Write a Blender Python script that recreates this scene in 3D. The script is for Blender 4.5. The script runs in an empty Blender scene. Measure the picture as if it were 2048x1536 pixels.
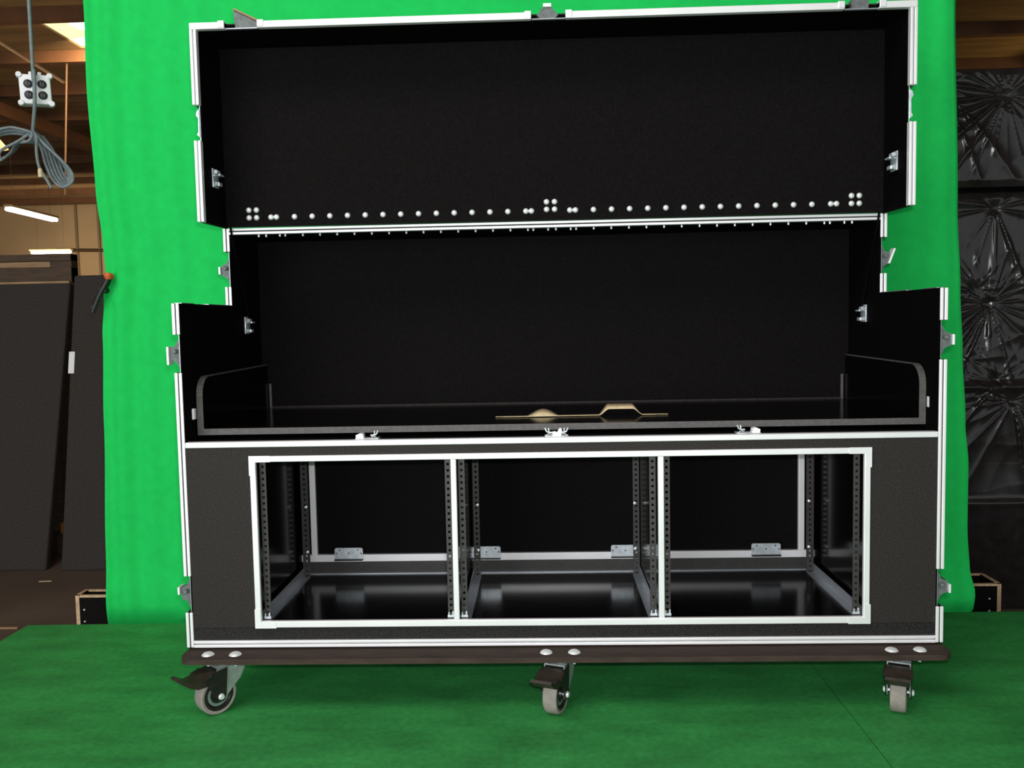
import bpy, bmesh, math, random
from mathutils import Vector, Matrix, noise
random.seed(4)
SC = bpy.context.scene
COL = SC.collection
PI = math.pi
Z0 = 0.61                      # height of the case bottom above the warehouse floor
# ------------------------------------------------------------------ materials
def lin(c):
    c /= 255.0
    return c / 12.92 if c <= 0.04045 else ((c + 0.055) / 1.055) ** 2.4

def mat(name, col, rough=0.6, metal=0.0, spec=0.5, n_amt=0.0, n_scale=40.0, bump=0.0, b_scale=200.0, stretch=None,
        emit=None, e_str=0.0, coat=0.0):
    m = bpy.data.materials.new(name)
    m.use_nodes = True
    nt = m.node_tree
    b = nt.nodes['Principled BSDF']
    b.inputs['Base Color'].default_value = (*col, 1)
    b.inputs['Roughness'].default_value = rough
    b.inputs['Metallic'].default_value = metal
    b.inputs['Specular IOR Level'].default_value = spec
    b.inputs['Coat Weight'].default_value = coat
    tc = nt.nodes.new('ShaderNodeTexCoord')
    src = tc.outputs['Object']
    if stretch:
        mp = nt.nodes.new('ShaderNodeMapping')
        mp.inputs['Scale'].default_value = stretch
        nt.links.new(src, mp.inputs['Vector'])
        src = mp.outputs['Vector']
    if n_amt > 0:
        n = nt.nodes.new('ShaderNodeTexNoise')
        n.inputs['Scale'].default_value = n_scale
        n.inputs['Detail'].default_value = 5
        nt.links.new(src, n.inputs['Vector'])
        r = nt.nodes.new('ShaderNodeValToRGB')
        r.color_ramp.elements[0].position = 0.3
        r.color_ramp.elements[1].position = 0.7
        r.color_ramp.elements[0].color = (*[c * (1 - n_amt) for c in col], 1)
        r.color_ramp.elements[1].color = (*[min(1, c * (1 + n_amt)) for c in col], 1)
        nt.links.new(n.outputs['Fac'], r.inputs['Fac'])
        nt.links.new(r.outputs['Color'], b.inputs['Base Color'])
    if bump > 0:
        n2 = nt.nodes.new('ShaderNodeTexNoise')
        n2.inputs['Scale'].default_value = b_scale
        n2.inputs['Detail'].default_value = 3
        nt.links.new(src, n2.inputs['Vector'])
        bp = nt.nodes.new('ShaderNodeBump')
        bp.inputs['Strength'].default_value = bump
        bp.inputs['Distance'].default_value = 0.002
        nt.links.new(n2.outputs['Fac'], bp.inputs['Height'])
        nt.links.new(bp.outputs['Normal'], b.inputs['Normal'])
    if emit:
        b.inputs['Emission Color'].default_value = (*emit, 1)
        b.inputs['Emission Strength'].default_value = e_str
    return m

M = {}
M['alu'] = mat('brushed_aluminium', (0.92, 0.915, 0.92), 0.38, 0.32, n_amt=0.05, n_scale=6, stretch=(1, 1, 1))
M['alu_dull'] = mat('dull_aluminium', (0.50, 0.53, 0.57), 0.38, 0.75, n_amt=0.12, n_scale=9)
M['zinc'] = mat('zinc_plated_steel', (0.70, 0.76, 0.80), 0.32, 0.5, n_amt=0.15, n_scale=60)
M['rivet'] = mat('bright_steel_rivet', (0.85, 0.88, 0.88), 0.40, 0.35)
M['chrome'] = mat('chrome', (0.15, 0.165, 0.165), 0.5, 0.2, spec=0.15, n_amt=0.2, n_scale=90)
M['laminate'] = mat('charcoal_textured_laminate', (0.0275, 0.0235, 0.022), 0.62, spec=0.16, n_amt=0.35, n_scale=220, bump=0.25, b_scale=500)
M['skid'] = mat('speckled_black_strip', (0.017, 0.0155, 0.015), 0.6, spec=0.2, n_amt=0.8, n_scale=260, bump=0.3, b_scale=400)
M['lining'] = mat('black_lining', (0.0062, 0.0053, 0.0054), 0.8, spec=0.05, n_amt=0.25, n_scale=160, bump=0.1, b_scale=500)
M['lining_shaded'] = mat('black_lining_shaded', (0.0026, 0.0020, 0.0022), 0.8, spec=0.05, n_amt=0.25, n_scale=160)  # darker copy of the black lining; grazing-light shade put into its colour
M['gloss'] = mat('black_gloss_laminate', (0.0028, 0.0024, 0.0027), 0.15, spec=0.085)
M['rackblack'] = mat('black_powder_coated_steel', (0.035, 0.032, 0.030), 0.5, spec=0.5, n_amt=0.15, n_scale=60)
M['edgeband'] = mat('grey_edge_banding', (0.085, 0.08, 0.076), 0.6, n_amt=0.2, n_scale=90)
M['board'] = mat('dark_brown_board', (0.048, 0.032, 0.025), 0.7, spec=0.2, n_amt=0.25, n_scale=14, stretch=(1, 6, 6), bump=0.15)
M['rubber'] = mat('grey_rubber', (0.30, 0.265, 0.235), 0.75, n_amt=0.12, n_scale=60)
M['black'] = mat('black_painted_metal', (0.016, 0.013, 0.012), 0.35, spec=0.6, n_amt=0.3, n_scale=60)
M['darkplastic'] = mat('black_plastic', (0.012, 0.011, 0.011), 0.45)
M['whiteplastic'] = mat('white_plastic', (0.80, 0.80, 0.82), 0.5)
M['bakelite'] = mat('dark_socket', (0.012, 0.010, 0.014), 0.5)
M['curtain'] = mat('green_cloth', (0.016, 0.56, 0.105), 0.95, spec=0.08, n_amt=0.05, n_scale=30, bump=0.05, b_scale=900)
M['kraft'] = mat('kraft_paper', (0.62, 0.49, 0.29), 0.8, n_amt=0.12, n_scale=60)
M['plywood'] = mat('raw_plywood_edge', (0.55, 0.38, 0.22), 0.8, n_amt=0.25, n_scale=70)
M['crateblack'] = mat('black_crate_paint', (0.004, 0.0033, 0.003), 0.7, spec=0.1, n_amt=0.3, n_scale=50)
M['cable'] = mat('grey_blue_cable', (0.155, 0.19, 0.20), 0.55, n_amt=0.2, n_scale=50)
M['foam'] = mat('charcoal_carpet', (0.050, 0.043, 0.038), 0.95, spec=0.1, n_amt=0.35, n_scale=120, bump=0.3, b_scale=400)
M['orange'] = mat('orange_plastic', (0.62, 0.12, 0.03), 0.5)
M['orangewood'] = mat('orange_brown_wood', (0.40, 0.17, 0.04), 0.7, n_amt=0.2, n_scale=20)
M['rackwood'] = mat('dark_brown_wood', (0.075, 0.042, 0.022), 0.7, n_amt=0.3, n_scale=8, stretch=(1, 8, 8))
M['tanwood'] = mat('tan_wood', (0.36, 0.22, 0.11), 0.7, n_amt=0.2, n_scale=8, stretch=(1, 8, 8))
M['floor'] = mat('worn_brown_concrete', (0.135, 0.092, 0.066), 0.6, n_amt=0.35, n_scale=1.6, bump=0.1, b_scale=30)
M['wall'] = mat('tan_plaster', (0.42, 0.315, 0.20), 0.85, n_amt=0.15, n_scale=0.4)
M['ceiling'] = mat('brown_timber_boards', (0.19, 0.125, 0.062), 0.85, n_amt=0.3, n_scale=1.2, stretch=(1, 6, 1))
M['joist'] = mat('dark_red_brown_timber', (0.105, 0.048, 0.022), 0.85, n_amt=0.3, n_scale=2)
M['conduit'] = mat('grey_conduit', (0.22, 0.17, 0.11), 0.6)
M['tube'] = mat('lit_fluorescent_tube', (1, 1, 1), 0.5, emit=(1.0, 0.95, 0.82), e_str=14)
M['skylight'] = mat('lit_skylight_panel', (1, 1, 1), 0.5, emit=(1.0, 0.88, 0.42), e_str=1.15)
M['skyglass'] = mat('bright_daylight', (1, 1, 1), 0.5, emit=(0.95, 1.0, 1.0), e_str=6)
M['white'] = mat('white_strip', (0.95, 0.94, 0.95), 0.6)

def make_plastic():
    m = mat('black_plastic_film', (0.024, 0.020, 0.0195), 0.22, spec=0.55, n_amt=0.3, n_scale=20, bump=0.04, b_scale=40)
    return m
M['film'] = make_plastic()

def make_platform():
    m = mat('green_painted_plywood', (0.035, 0.265, 0.062), 0.62, spec=0.35, n_amt=0.22, n_scale=5, bump=0.12, b_scale=120, stretch=(1, 2.5, 1))
    nt = m.node_tree
    b = nt.nodes['Principled BSDF']
    ramp = [n for n in nt.nodes if n.type == 'VALTORGB'][0]
    n = nt.nodes.new('ShaderNodeTexNoise')
    n.inputs['Scale'].default_value = 60
    n.inputs['Detail'].default_value = 4
    tc = [x for x in nt.nodes if x.type == 'TEX_COORD'][0]
    nt.links.new(tc.outputs['Object'], n.inputs['Vector'])
    mx = nt.nodes.new('ShaderNodeMix')
    mx.data_type = 'RGBA'
    mx.blend_type = 'OVERLAY'
    mx.inputs['Factor'].default_value = 0.35
    nt.links.new(ramp.outputs['Color'], mx.inputs['A'])
    nt.links.new(n.outputs['Fac'], mx.inputs['B'])
    nt.links.new(mx.outputs['Result'], b.inputs['Base Color'])
    return m
M['platform'] = make_platform()

# ------------------------------------------------------------------ mesh helpers
class MB:
    def __init__(self):
        self.bm = bmesh.new()
    def _xf(self, vs, mx):
        if mx is not None:
            bmesh.ops.transform(self.bm, matrix=mx, verts=vs)
    def box(self, x0, x1, y0, y1, z0, z1, bev=0.0, mx=None):
        r = bmesh.ops.create_cube(self.bm, size=1)
        vs = r['verts']
        for v in vs:
            v.co = Vector((x0 + (v.co.x + .5) * (x1 - x0), y0 + (v.co.y + .5) * (y1 - y0), z0 + (v.co.z + .5) * (z1 - z0)))
        if bev > 0:
            es = list({e for v in vs for e in v.link_edges})
            rr = bmesh.ops.bevel(self.bm, geom=es, offset=bev, segments=2, affect='EDGES', profile=.5)
            vs = list({v for f in rr['faces'] for v in f.verts} | {v for v in vs if v.is_valid})
        self._xf(vs, mx)
        return self
    def prism(self, pts, axis, a, b, mx=None):
        """extrude a 2D outline along an axis: axis 'x' -> pts are (y,z); 'y' -> (x,z); 'z' -> (x,y)"""
        def mk(p, t):
            return {'x': (t, p[0], p[1]), 'y': (p[0], t, p[1]), 'z': (p[0], p[1], t)}[axis]
        lo = [self.bm.verts.new(mk(p, a)) for p in pts]
        hi = [self.bm.verts.new(mk(p, b)) for p in pts]
        n = len(pts)
        self.bm.faces.new(lo)
        self.bm.faces.new(hi[::-1])
        for i in range(n):
            self.bm.faces.new((lo[i], hi[i], hi[(i + 1) % n], lo[(i + 1) % n]))
        self._xf(lo + hi, mx)
        return self
    def lathe(self, prof, seg=24, mx=None, close=False):
        """prof: (r, z) pairs turned about z"""
        rings = []
        allv = []
        for r, z in prof:
            if r < 1e-6:
                v = self.bm.verts.new((0, 0, z))
                rings.append([v])
                allv.append(v)
            else:
                ring = [self.bm.verts.new((r * math.cos(2 * PI * k / seg), r * math.sin(2 * PI * k / seg), z)) for k in range(seg)]
                rings.append(ring)
                allv += ring
        pairs = list(zip(rings, rings[1:]))
        if close:
            pairs.append((rings[-1], rings[0]))
        for A, B in pairs:
            for k in range(seg):
                k2 = (k + 1) % seg
                if len(A) == 1 and len(B) == 1:
                    continue
                if len(A) == 1:
                    self.bm.faces.new((A[0], B[k], B[k2]))
                elif len(B) == 1:
                    self.bm.faces.new((A[k], A[k2], B[0]))
                else:
                    self.bm.faces.new((A[k], A[k2], B[k2], B[k]))
        self._xf(allv, mx)
        return self
    def cyl(self, r, z0, z1, seg=20, mx=None):
        return self.lathe([(0, z0), (r, z0), (r, z1), (0, z1)], seg, mx)
    def tube(self, pts, r, seg=8, closed=False, smooth=4):
        P = [Vector(p) for p in pts]
        if smooth > 1:
            out = []
            n = len(P)
            rng = range(n) if closed else range(n - 1)
            for i in rng:
                p0 = P[(i - 1) % n] if closed or i > 0 else P[i]
                p1, p2 = P[i], P[(i + 1) % n]
                p3 = P[(i + 2) % n] if closed or i + 2 < n else P[(i + 1) % n]
                for s in range(smooth):
                    t = s / smooth
                    out.append(.5 * ((2 * p1) + (-p0 + p2) * t + (2 * p0 - 5 * p1 + 4 * p2 - p3) * t * t + (-p0 + 3 * p1 - 3 * p2 + p3) * t ** 3))
            if not closed:
                out.append(P[-1])
            P = out
        n = len(P)
        rings = []
        up = Vector((0.3, 0.9, 0.31)).normalized()
        for i in range(n):
            a = P[(i - 1) % n] if closed or i > 0 else P[i]
            b = P[(i + 1) % n] if closed or i + 1 < n else P[i]
            t = (b - a).normalized()
            u = t.cross(up)
            if u.length < 1e-3:
                u = t.cross(Vector((1, 0, 0)))
            u.normalize()
            w = t.cross(u)
            rings.append([self.bm.verts.new(P[i] + r * (math.cos(2 * PI * k / seg) * u + math.sin(2 * PI * k / seg) * w)) for k in range(seg)])
        for i in range(n if closed else n - 1):
            A, B = rings[i], rings[(i + 1) % n]
            for k in range(seg):
                self.bm.faces.new((A[k], A[(k + 1) % seg], B[(k + 1) % seg], B[k]))
        if not closed:
            self.bm.faces.new(rings[0][::-1])
            self.bm.faces.new(rings[-1])
        return self
    def build(self, name, m, parent=None, smooth=False, mx=None):
        bm = self.bm
        bmesh.ops.recalc_face_normals(bm, faces=bm.faces)
        me = bpy.data.meshes.new(name)
        bm.to_mesh(me)
        bm.free()
        if smooth:
            for p in me.polygons:
                p.use_smooth = True
            try:
                me.set_sharp_from_angle(angle=math.radians(40))
            except Exception:
                pass
        me.materials.append(m)
        o = bpy.data.objects.new(name, me)
        COL.objects.link(o)
        if parent:
            o.parent = parent
        if mx is not None:
            o.matrix_local = mx
        return o

def tag(o, label, cat=None, group=None, kind=None):
    o['label'] = label
    if cat: o['category'] = cat
    if group: o['group'] = group
    if kind: o['kind'] = kind
    return o
def thing(name, loc, label, cat, group=None):
    o = bpy.data.objects.new(name, None)
    o.empty_display_size = .1
    COL.objects.link(o)
    o.location = loc
    return tag(o, label, cat, group)
def struct(name, mb, m, label=None):
    o = mb.build(name, m)
    o['kind'] = 'structure'
    if label: o['label'] = label
    return o
def T(x, y, z): return Matrix.Translation((x, y, z))
def frame(o, ex, ey, ez):
    m = Matrix.Identity(4)
    for i, e in enumerate((ex, ey, ez)):
        for j in range(3):
            m[j][i] = e[j]
    for j in range(3):
        m[j][3] = o[j]
    return m

# ------------------------------------------------------------------ the warehouse shell
FZ = 0.0
H = 5.31
mb = MB(); mb.box(-24, 24, -9, 26, -.2, 0); struct('floor', mb, M['floor'])
mb = MB(); mb.box(-24, 24, 25, 25.3, 0, H); struct('wall_back', mb, M['wall'])
mb = MB(); mb.box(-24.3, -24, -9, 25.3, 0, H); struct('wall_left', mb, M['wall'])
mb = MB(); mb.box(24, 24.3, -9, 25.3, 0, H); struct('wall_right', mb, M['wall'])
# ceiling with a rectangular opening for the skylight
SX0, SX1, SY0, SY1 = -6.30, -5.0, 8.70, 10.06
mb = MB()
mb.box(-24, SX0, -9, 25.3, H, H + .1); mb.box(SX1, 24, -9, 25.3, H, H + .1)
mb.box(SX0, SX1, -9, SY0, H, H + .1); mb.box(SX0, SX1, SY1, 25.3, H, H + .1)
struct('ceiling', mb, M['ceiling'])
mb = MB(); mb.box(SX0 - .1, SX1 + .1, SY0 - .1, SY1 + .1, H + .1, H + .13); mb.box(SX0 + .01, SX1 - .01, SY0 + .01, SY1 - .01, H + .02, H + .0995)
sk = struct('window_1', mb, M['skylight'], 'skylight panel glowing in the ceiling left of the green curtain')
mb = MB(); mb.lathe([(0, -.03), (.34, -.01), (.40, .03), (0, .04)], 32); 
mb.build('window_1_dome', M['skyglass'], sk, mx=T(-5.56, 9.14, H - .012))
k = 1
for y in [8.46 + 1.67 * q for q in range(-4, 10)]:
    mb = MB(); mb.box(-24, 24, y, y + .14, H - .16, H)
    struct('trim_%d' % k, mb, M['joist'], 'dark timber joist across the ceiling')
    k += 1
for x in (-8.6, 7.6):
    mb = MB(); mb.box(x, x + .2, 5, 25, H - .5, H - .3)
    struct('trim_%d' % k, mb, M['joist'], 'dark timber girder under the ceiling joists'); k += 1

def pipe(name, pts, r, m, label, cat, group=None, smooth=1):
    mb = MB(); mb.tube(pts, r, 8, smooth=smooth)
    return tag(mb.build(name, m, smooth=True), label, cat, group)
pipe('brace_pipe', [(-6.80, 6, 5.31), (-4.986, 6, 4.10), (-4.40, 6, 3.72)], .016, M['tanwood'], 'thin tan pipe sloping down behind the hanging outlet box', 'pipe')
pipe('roof_brace', [(7.0, 9.0, 4.30), (8.6, 9.0, 5.28)], .04, M['joist'], 'dark diagonal roof brace right of the green curtain', 'brace')
pipe('vertical_conduit', [(-6.58, 10.2, 5.31), (-6.72, 10.2, 3.34)], .014, M['rackwood'], 'thin vertical conduit dropping from the ceiling beside the curtain', 'conduit')
pipe('wall_conduit', [(-15.0, 24.9, 3.92), (-12.2, 24.9, 3.84), (-11.0, 24.9, 3.83)], .05, M['rackwood'], 'dark horizontal conduit along the tan back wall', 'conduit')
pipe('wall_downpipe', [(-14.35, 24.9, 5.3), (-14.35, 24.9, 3.0)], .035, M['conduit'], 'upright pipe on the tan wall between the two lit tubes, nearer the room corner', 'conduit')
pipe('wall_downpipe', [(-13.65, 24.9, 5.3), (-13.65, 24.9, 3.0)], .035, M['conduit'], 'upright pipe on the tan wall, the one nearer the green curtain', 'conduit')

def fluor(p, q, label):
    p, q = Vector(p), Vector(q)
    d = (q - p); L = d.length; d.normalize()
    side = d.cross(Vector((0, 0, 1))).normalized()
    up = Vector((0, 0, 1))
    t = thing('fluorescent_light', p, label, 'ceiling light', 'fluorescent lights hanging at the left')
    fm = frame((0, 0, 0), d, side, up)
    mb = MB(); mb.box(-.04, L + .04, -.07, .07, .035, .075, .004, mx=fm); mb.build('fixture_housing', M['conduit'], t)
    for s in (-.035, .035):
        mb = MB(); mb.lathe([(0, 0), (.034, 0), (.034, L), (0, L)], 12, mx=fm @ T(0, s, 0) @ Matrix.Rotation(PI / 2, 4, 'Y'))
        mb.build('tube', M['tube'], t, smooth=True)
    for a in (.15, L - .15):
        mb = MB(); mb.tube([p * 0 + d * a + up * .07, d * a + up * (H - p.z)], .0025, 6, smooth=1); mb.build('hanger', M['darkplastic'], t)
fluor((-9.04, 12.68, 3.51), (-9.16, 14.3, 3.51), 'lit fluorescent tube light slanting away, the upper one of the two')
fluor((-13.05, 20.2, 3.44), (-12.08, 20.25, 3.44), 'lit fluorescent tube light seen side on, just above the dark panels')
# small warm lamp at the far left edge
t = thing('work_lamp', (-6.95, 9.0, 3.80), 'warm glowing lamp shade behind the coiled cable at the left edge', 'lamp')
mb = MB(); mb.lathe([(.02, .12), (.05, .1), (.16, -.04), (.15, -.04), (.04, .09), (.02, .1)], 20); mb.build('lamp_shade', mat('warm_lamp_shade', (.6, .4, .2), .6, emit=(1, .62, .25), e_str=.9), t, smooth=True)
mb = MB(); mb.tube([(0, 0, .11), (0, 0, H - 3.80)], .008, 6, smooth=1); mb.build('cord', M['darkplastic'], t)

# ------------------------------------------------------------------ stage platform
PZ = Z0 - .16
pl = thing('stage_platform', (0, 0, 0), 'low stage platform painted green, the case stands on it', 'platform')
rear = lambda x: .672 + .018 * x
for x0, x1, nm in ((-1.772, .713, 'l'), (.716, 3.16, 'r')):
    mb = MB()
    mb.prism([(x0, -2.9), (x1, -2.9), (x1, rear(x1)), (x0, rear(x0))], 'z', PZ - .02, PZ)
    mb.build('deck_sheet', M['platform'], pl)
mb = MB()
mb.prism([(-1.75, -2.88), (3.14, -2.88), (3.14, rear(3.14) - .03), (-1.75, rear(-1.75) - .03)], 'z', .0, PZ - .0205)
mb.build('frame', M['rackwood'], pl)

# ------------------------------------------------------------------ green curtain
def interp(tab, z):
    for (z0, a), (z1, b) in zip(tab, tab[1:]):
        if z0 <= z <= z1:
            t = (z - z0) / (z1 - z0); t2 = t * t * (3 - 2 * t)
            return a + (b - a) * t2
    return tab[0][1] if z < tab[0][0] else tab[-1][1]
LE = [(-.6, -1.60), (-.231, -1.594), (.039, -1.598), (.5, -1.583), (.80, -1.572), (.93, -1.560), (.985, -1.547), (1.03, -1.548), (1.12, -1.552), (1.307, -1.567), (1.65, -1.578), (1.9, -1.572), (3.2, -1.56)]
RE = [(-.6, 1.43), (-.235, 1.423), (-.19, 1.440), (-.14, 1.444), (-.06, 1.431), (.1, 1.424), (.3, 1.424), (.45, 1.412), (.7, 1.400), (.9, 1.391), (1.2, 1.378), (1.86, 1.361), (3.2, 1.355)]
NX, NZ = 260, 170
cb = bmesh.new()
rows = []
for j in range(NZ + 1):
    z = -.595 + (3.2 + .595) * j / NZ
    xl, xr = interp(LE, z), interp(RE, z)
    row = []
    for i in range(NX + 1):
        u = i / NX
        x = xl + (xr - xl) * u
        e = math.exp(-(x - xl) / .22)
        er = math.exp(-(xr - x) / .12)
        y = .012 * e * math.sin((x - xl) * 62 + .5 * math.sin(z * 2.1)) + .006 * er * math.sin((xr - x) * 70 + z)
        y += .006 * math.sin(x * 11 + .6 * math.sin(z * 1.3)) * (1 - e) + .014 * (noise.noise(Vector((x * 1.7, z * .55, 3.0))))
        y += .004 * noise.noise(Vector((x * 9, z * 1.4, 8.0)))
        # pinch folds running from the clamp
        dx, dz = x + 1.54, z - .985
        rr = math.hypot(dx, dz)
        th = math.atan2(dz, dx + 1e-6)
        y += .004 * math.exp(-rr / .2) * math.sin(th * 7)
        # the cloth bellies out a little over the crates
        bz = math.exp(-((z + .16) / .10) ** 2)
        y -= .020 * bz * (math.exp(-((x + 1.6) / .5) ** 2) + math.exp(-((x - 1.43) / .4) ** 2))
        row.append(cb.verts.new((x, .85 + y, z + Z0)))
    rows.append(row)
for j in range(NZ):
    for i in range(NX):
        cb.faces.new((rows[j][i], rows[j][i + 1], rows[j + 1][i + 1], rows[j + 1][i]))
ct = thing('backdrop_curtain', (0, .85, 0), 'large bright green cloth backdrop hanging behind the case', 'curtain')
me = bpy.data.meshes.new('cloth'); cb.to_mesh(me); cb.free()
for p in me.polygons: p.use_smooth = True
me.materials.append(M['curtain'])
o = bpy.data.objects.new('cloth', me); COL.objects.link(o); o.parent = ct; o.matrix_parent_inverse = Matrix.Identity(4); o.location = (0, -.85, 0)
sm = o.modifiers.new('Solidify', 'SOLIDIFY'); sm.thickness = .002
mb = MB(); mb.tube([(-2.2, 0, 3.2 + Z0), (2.2, 0, 3.2 + Z0)], .025, 14, smooth=1); mb.build('curtain_pole', M['alu_dull'], ct, smooth=True)
for x in (-1.9, 1.9):
    mb = MB(); mb.tube([(x, 0, 3.2 + Z0), (x, 0, H)], .006, 6, smooth=1); mb.build('hanging_cable', M['darkplastic'], ct)

# spring clamp pinching the cloth's left edge
cl = thing('spring_clamp', (-1.533, .83, Z0 + 1.0), 'black spring clamp with an orange tip pinching the curtain edge', 'clamp')
mb = MB()
mb.tube([(.003, 0, .0), (-.012, -.004, -.030), (-.030, -.006, -.062), (-.055, -.004, -.115)], .009, 10)
mb.tube([(-.002, .02, .002), (-.020, .026, -.030), (-.045, .03, -.055), (-.075, .03, -.10)], .008, 10)
mb.lathe([(0, -.016), (.011, -.016), (.011, .016), (0, .016)], 14, mx=T(-.018, .01, -.04) @ Matrix.Rotation(PI / 2, 4, 'X'))
mb.build('clamp_body', M['darkplastic'], cl, smooth=True)
mb = MB(); mb.lathe([(0, -.013), (.010, -.011), (.0145, 0), (.010, .011), (0, .013)], 18, mx=T(.006, -.004, .008)); mb.build('orange_tip', M['orange'], cl, smooth=True)['label'] = 'orange plastic tip'
mb = MB(); mb.lathe([(0, -.011), (.009, -.009), (.013, 0), (.009, .009), (0, .011)], 18, mx=T(.0, .028, .008)); mb.build('orange_tip', M['orange'], cl, smooth=True)['label'] = 'orange plastic tip'

# ------------------------------------------------------------------ crates at the curtain's foot
def crate(name, x0, x1, y0, y1, z1, open_end, label):
    c = thing(name, ((x0 + x1) / 2, (y0 + y1) / 2, 0), label, 'crate', 'black crates at the foot of the curtain')
    ox, oy = -(x0 + x1) / 2, -(y0 + y1) / 2
    w = .013
    def part(nm, a, b, c_, d, e, f, m):
        mb = MB(); mb.box(a + ox, b + ox, c_ + oy, d + oy, e, f); return mb.build(nm, m, c)
    part('front_board', x0, x1, y0, y0 + w, 0, z1 - .008, M['crateblack'])
    part('back_board', x0, x1, y1 - w, y1, 0, z1 - .006, M['crateblack'])
    part('bottom_board', x0 + w, x1 - w, y0 + w, y1 - w, 0, .015, M['crateblack'])
    part('end_board', x0, x0 + w, y0 + w, y1 - w, 0, z1, M['crateblack'])
    part('end_board', x1 - w, x1, y0 + w, y1 - w, 0, z1, M['crateblack'])
    mb = MB()
    mb.box(x0 + ox, x1 + ox, y0 + oy, y0 + w + oy, z1 - .008, z1)
    mb.box(x0 + ox, x1 + ox, y1 - w + oy, y1 + oy, z1 - .006, z1)
    e0 = (x0 - .001, x0 + w) if open_end < 0 else (x1 - w, x1 + .001)
    mb.box(e0[0] + ox, e0[1] + ox, y0 - .002 + oy, y0 + w + oy, 0, z1)
    mb.box(e0[0] + ox, e0[1] + ox, y0 + w + oy, y1 - w + oy, z1, z1 + .002)
    mb.build('plywood_edge', M['plywood'], c)['label'] = 'bare tan plywood edges'
    for zz in (z1 - .055, z1 - .10):
        mb = MB(); mb.lathe([(0, .0), (.004, 0), (.003, .003), (0, .004)], 10, mx=T((x0 + .03 if open_end < 0 else x1 - .04) + ox, y0 + oy, zz) @ Matrix.Rotation(PI / 2, 4, 'X'))
        mb.build('screw', M['zinc'], c)
crate('plywood_crate', -1.80, -1.15, 1.0, 1.08, Z0 - .172, -1, 'black open crate with tan edges under the left edge of the curtain')
crate('plywood_crate', 1.00, 1.628, 1.02, 1.16, Z0 - .166, 1, 'black open crate with tan edges under the right edge of the curtain')

# ------------------------------------------------------------------ leaning carpeted panels, rack and odds at the left
def lean_panel(x0, x1, yb, hgt, thick, ang, label):
    p = thing('carpeted_panel', (0, yb, 0), label, 'panel', 'carpeted panels leaning at the left')
    p.rotation_euler = (-ang, 0, 0)
    mb = MB(); mb.box(x0, x1, 0, thick, 0.002, hgt, .012); o = mb.build('panel_board', M['foam'], p)
    return p
p1 = lean_panel(-4.25, -3.025, 2.90, 1.80, .055, .255, 'wide charcoal carpeted panel leaning at the far left edge')
mb = MB(); mb.box(-4.24, -3.03, -.004, .058, 1.791, 1.806, .003); mb.build('top_edge_strip', M['tanwood'], p1)['label'] = 'thin tan strip along the top edge'
p2 = lean_panel(-2.925, -1.95, 2.885, 1.805, .055, .185, 'charcoal carpeted panel partly hidden behind the green curtain edge')
mb = MB(); mb.box(-2.932, -2.895, -.004, .0, 1.19, 1.325, .0015); mb.build('white_edge_strip', M['white'], p2)['label'] = 'short white strip on the panel edge'  # plain white strip set on the panel's left edge
# pallet rack behind them
r = thing('storage_rack', (-3.6, 3.48, 0), 'dark brown wooden storage rack behind the leaning panels', 'shelving')
mb = MB(); mb.box(.41, .55, -.05, .03, 0, 1.925, .004); mb.build('post', M['rackwood'], r)
mb = MB(); mb.box(-1.75, -1.6, -.05, .05, 0, 1.925, .004); mb.build('post', M['rackwood'], r)
mb = MB(); mb.box(-1.75, .55, -.06, .03, 1.88, 1.925, .004); mb.build('beam', M['rackwood'], r)
mb = MB(); mb.box(-1.75, .41, -.052, .03, 1.842, 1.879, .004); mb.build('shelf_board', M['tanwood'], r)
mb = MB(); mb.box(-1.75, .55, -.06, .03, 1.74, 1.841, .004); mb.build('beam', M['rackwood'], r)
mb = MB(); mb.box(-1.75, .55, -.06, .03, .72, .80, .004); mb.build('beam', M['rackwood'], r)
mb = MB(); mb.box(-1.7, .45, -.04, .5, .80, .82); mb.build('shelf_board', M['rackwood'], r)
mb = MB(); mb.box(-1.75, .38, .45, .50, 0.0, 1.70); mb.build('back_board', M['rackwood'], r)
mb = MB(); mb.box(-3.14, -2.95, 3.24, 3.36, 0, .14, .003); 
tag(mb.build('timber_block', M['rackwood']), 'brown timber block standing on the floor in the gap between the panels', 'timber')
mb = MB(); mb.box(-3.12, -3.0, 3.25, 3.35, .14, .21, .004)
tag(mb.build('orange_block', M['orangewood']), 'small orange brown block glimpsed in the gap between the leaning panels', 'block')
mb = MB(); mb.box(-.035, .035, -.008, .008, 0, .003, mx=T(-2.9, 2.68, 0.0) @ Matrix.Rotation(.1, 4, 'Z'))
tag(mb.build('paper_scrap', M['kraft']), 'small tan scrap lying on the brown floor near the crate', 'scrap')
mb = MB(); mb.box(-3.1, -2.585, 1.885, 1.9, 0, .008, .002)
tag(mb.build('wooden_lath', M['tanwood']), 'thin tan lath lying on the floor left of the green platform', 'lath')

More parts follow.
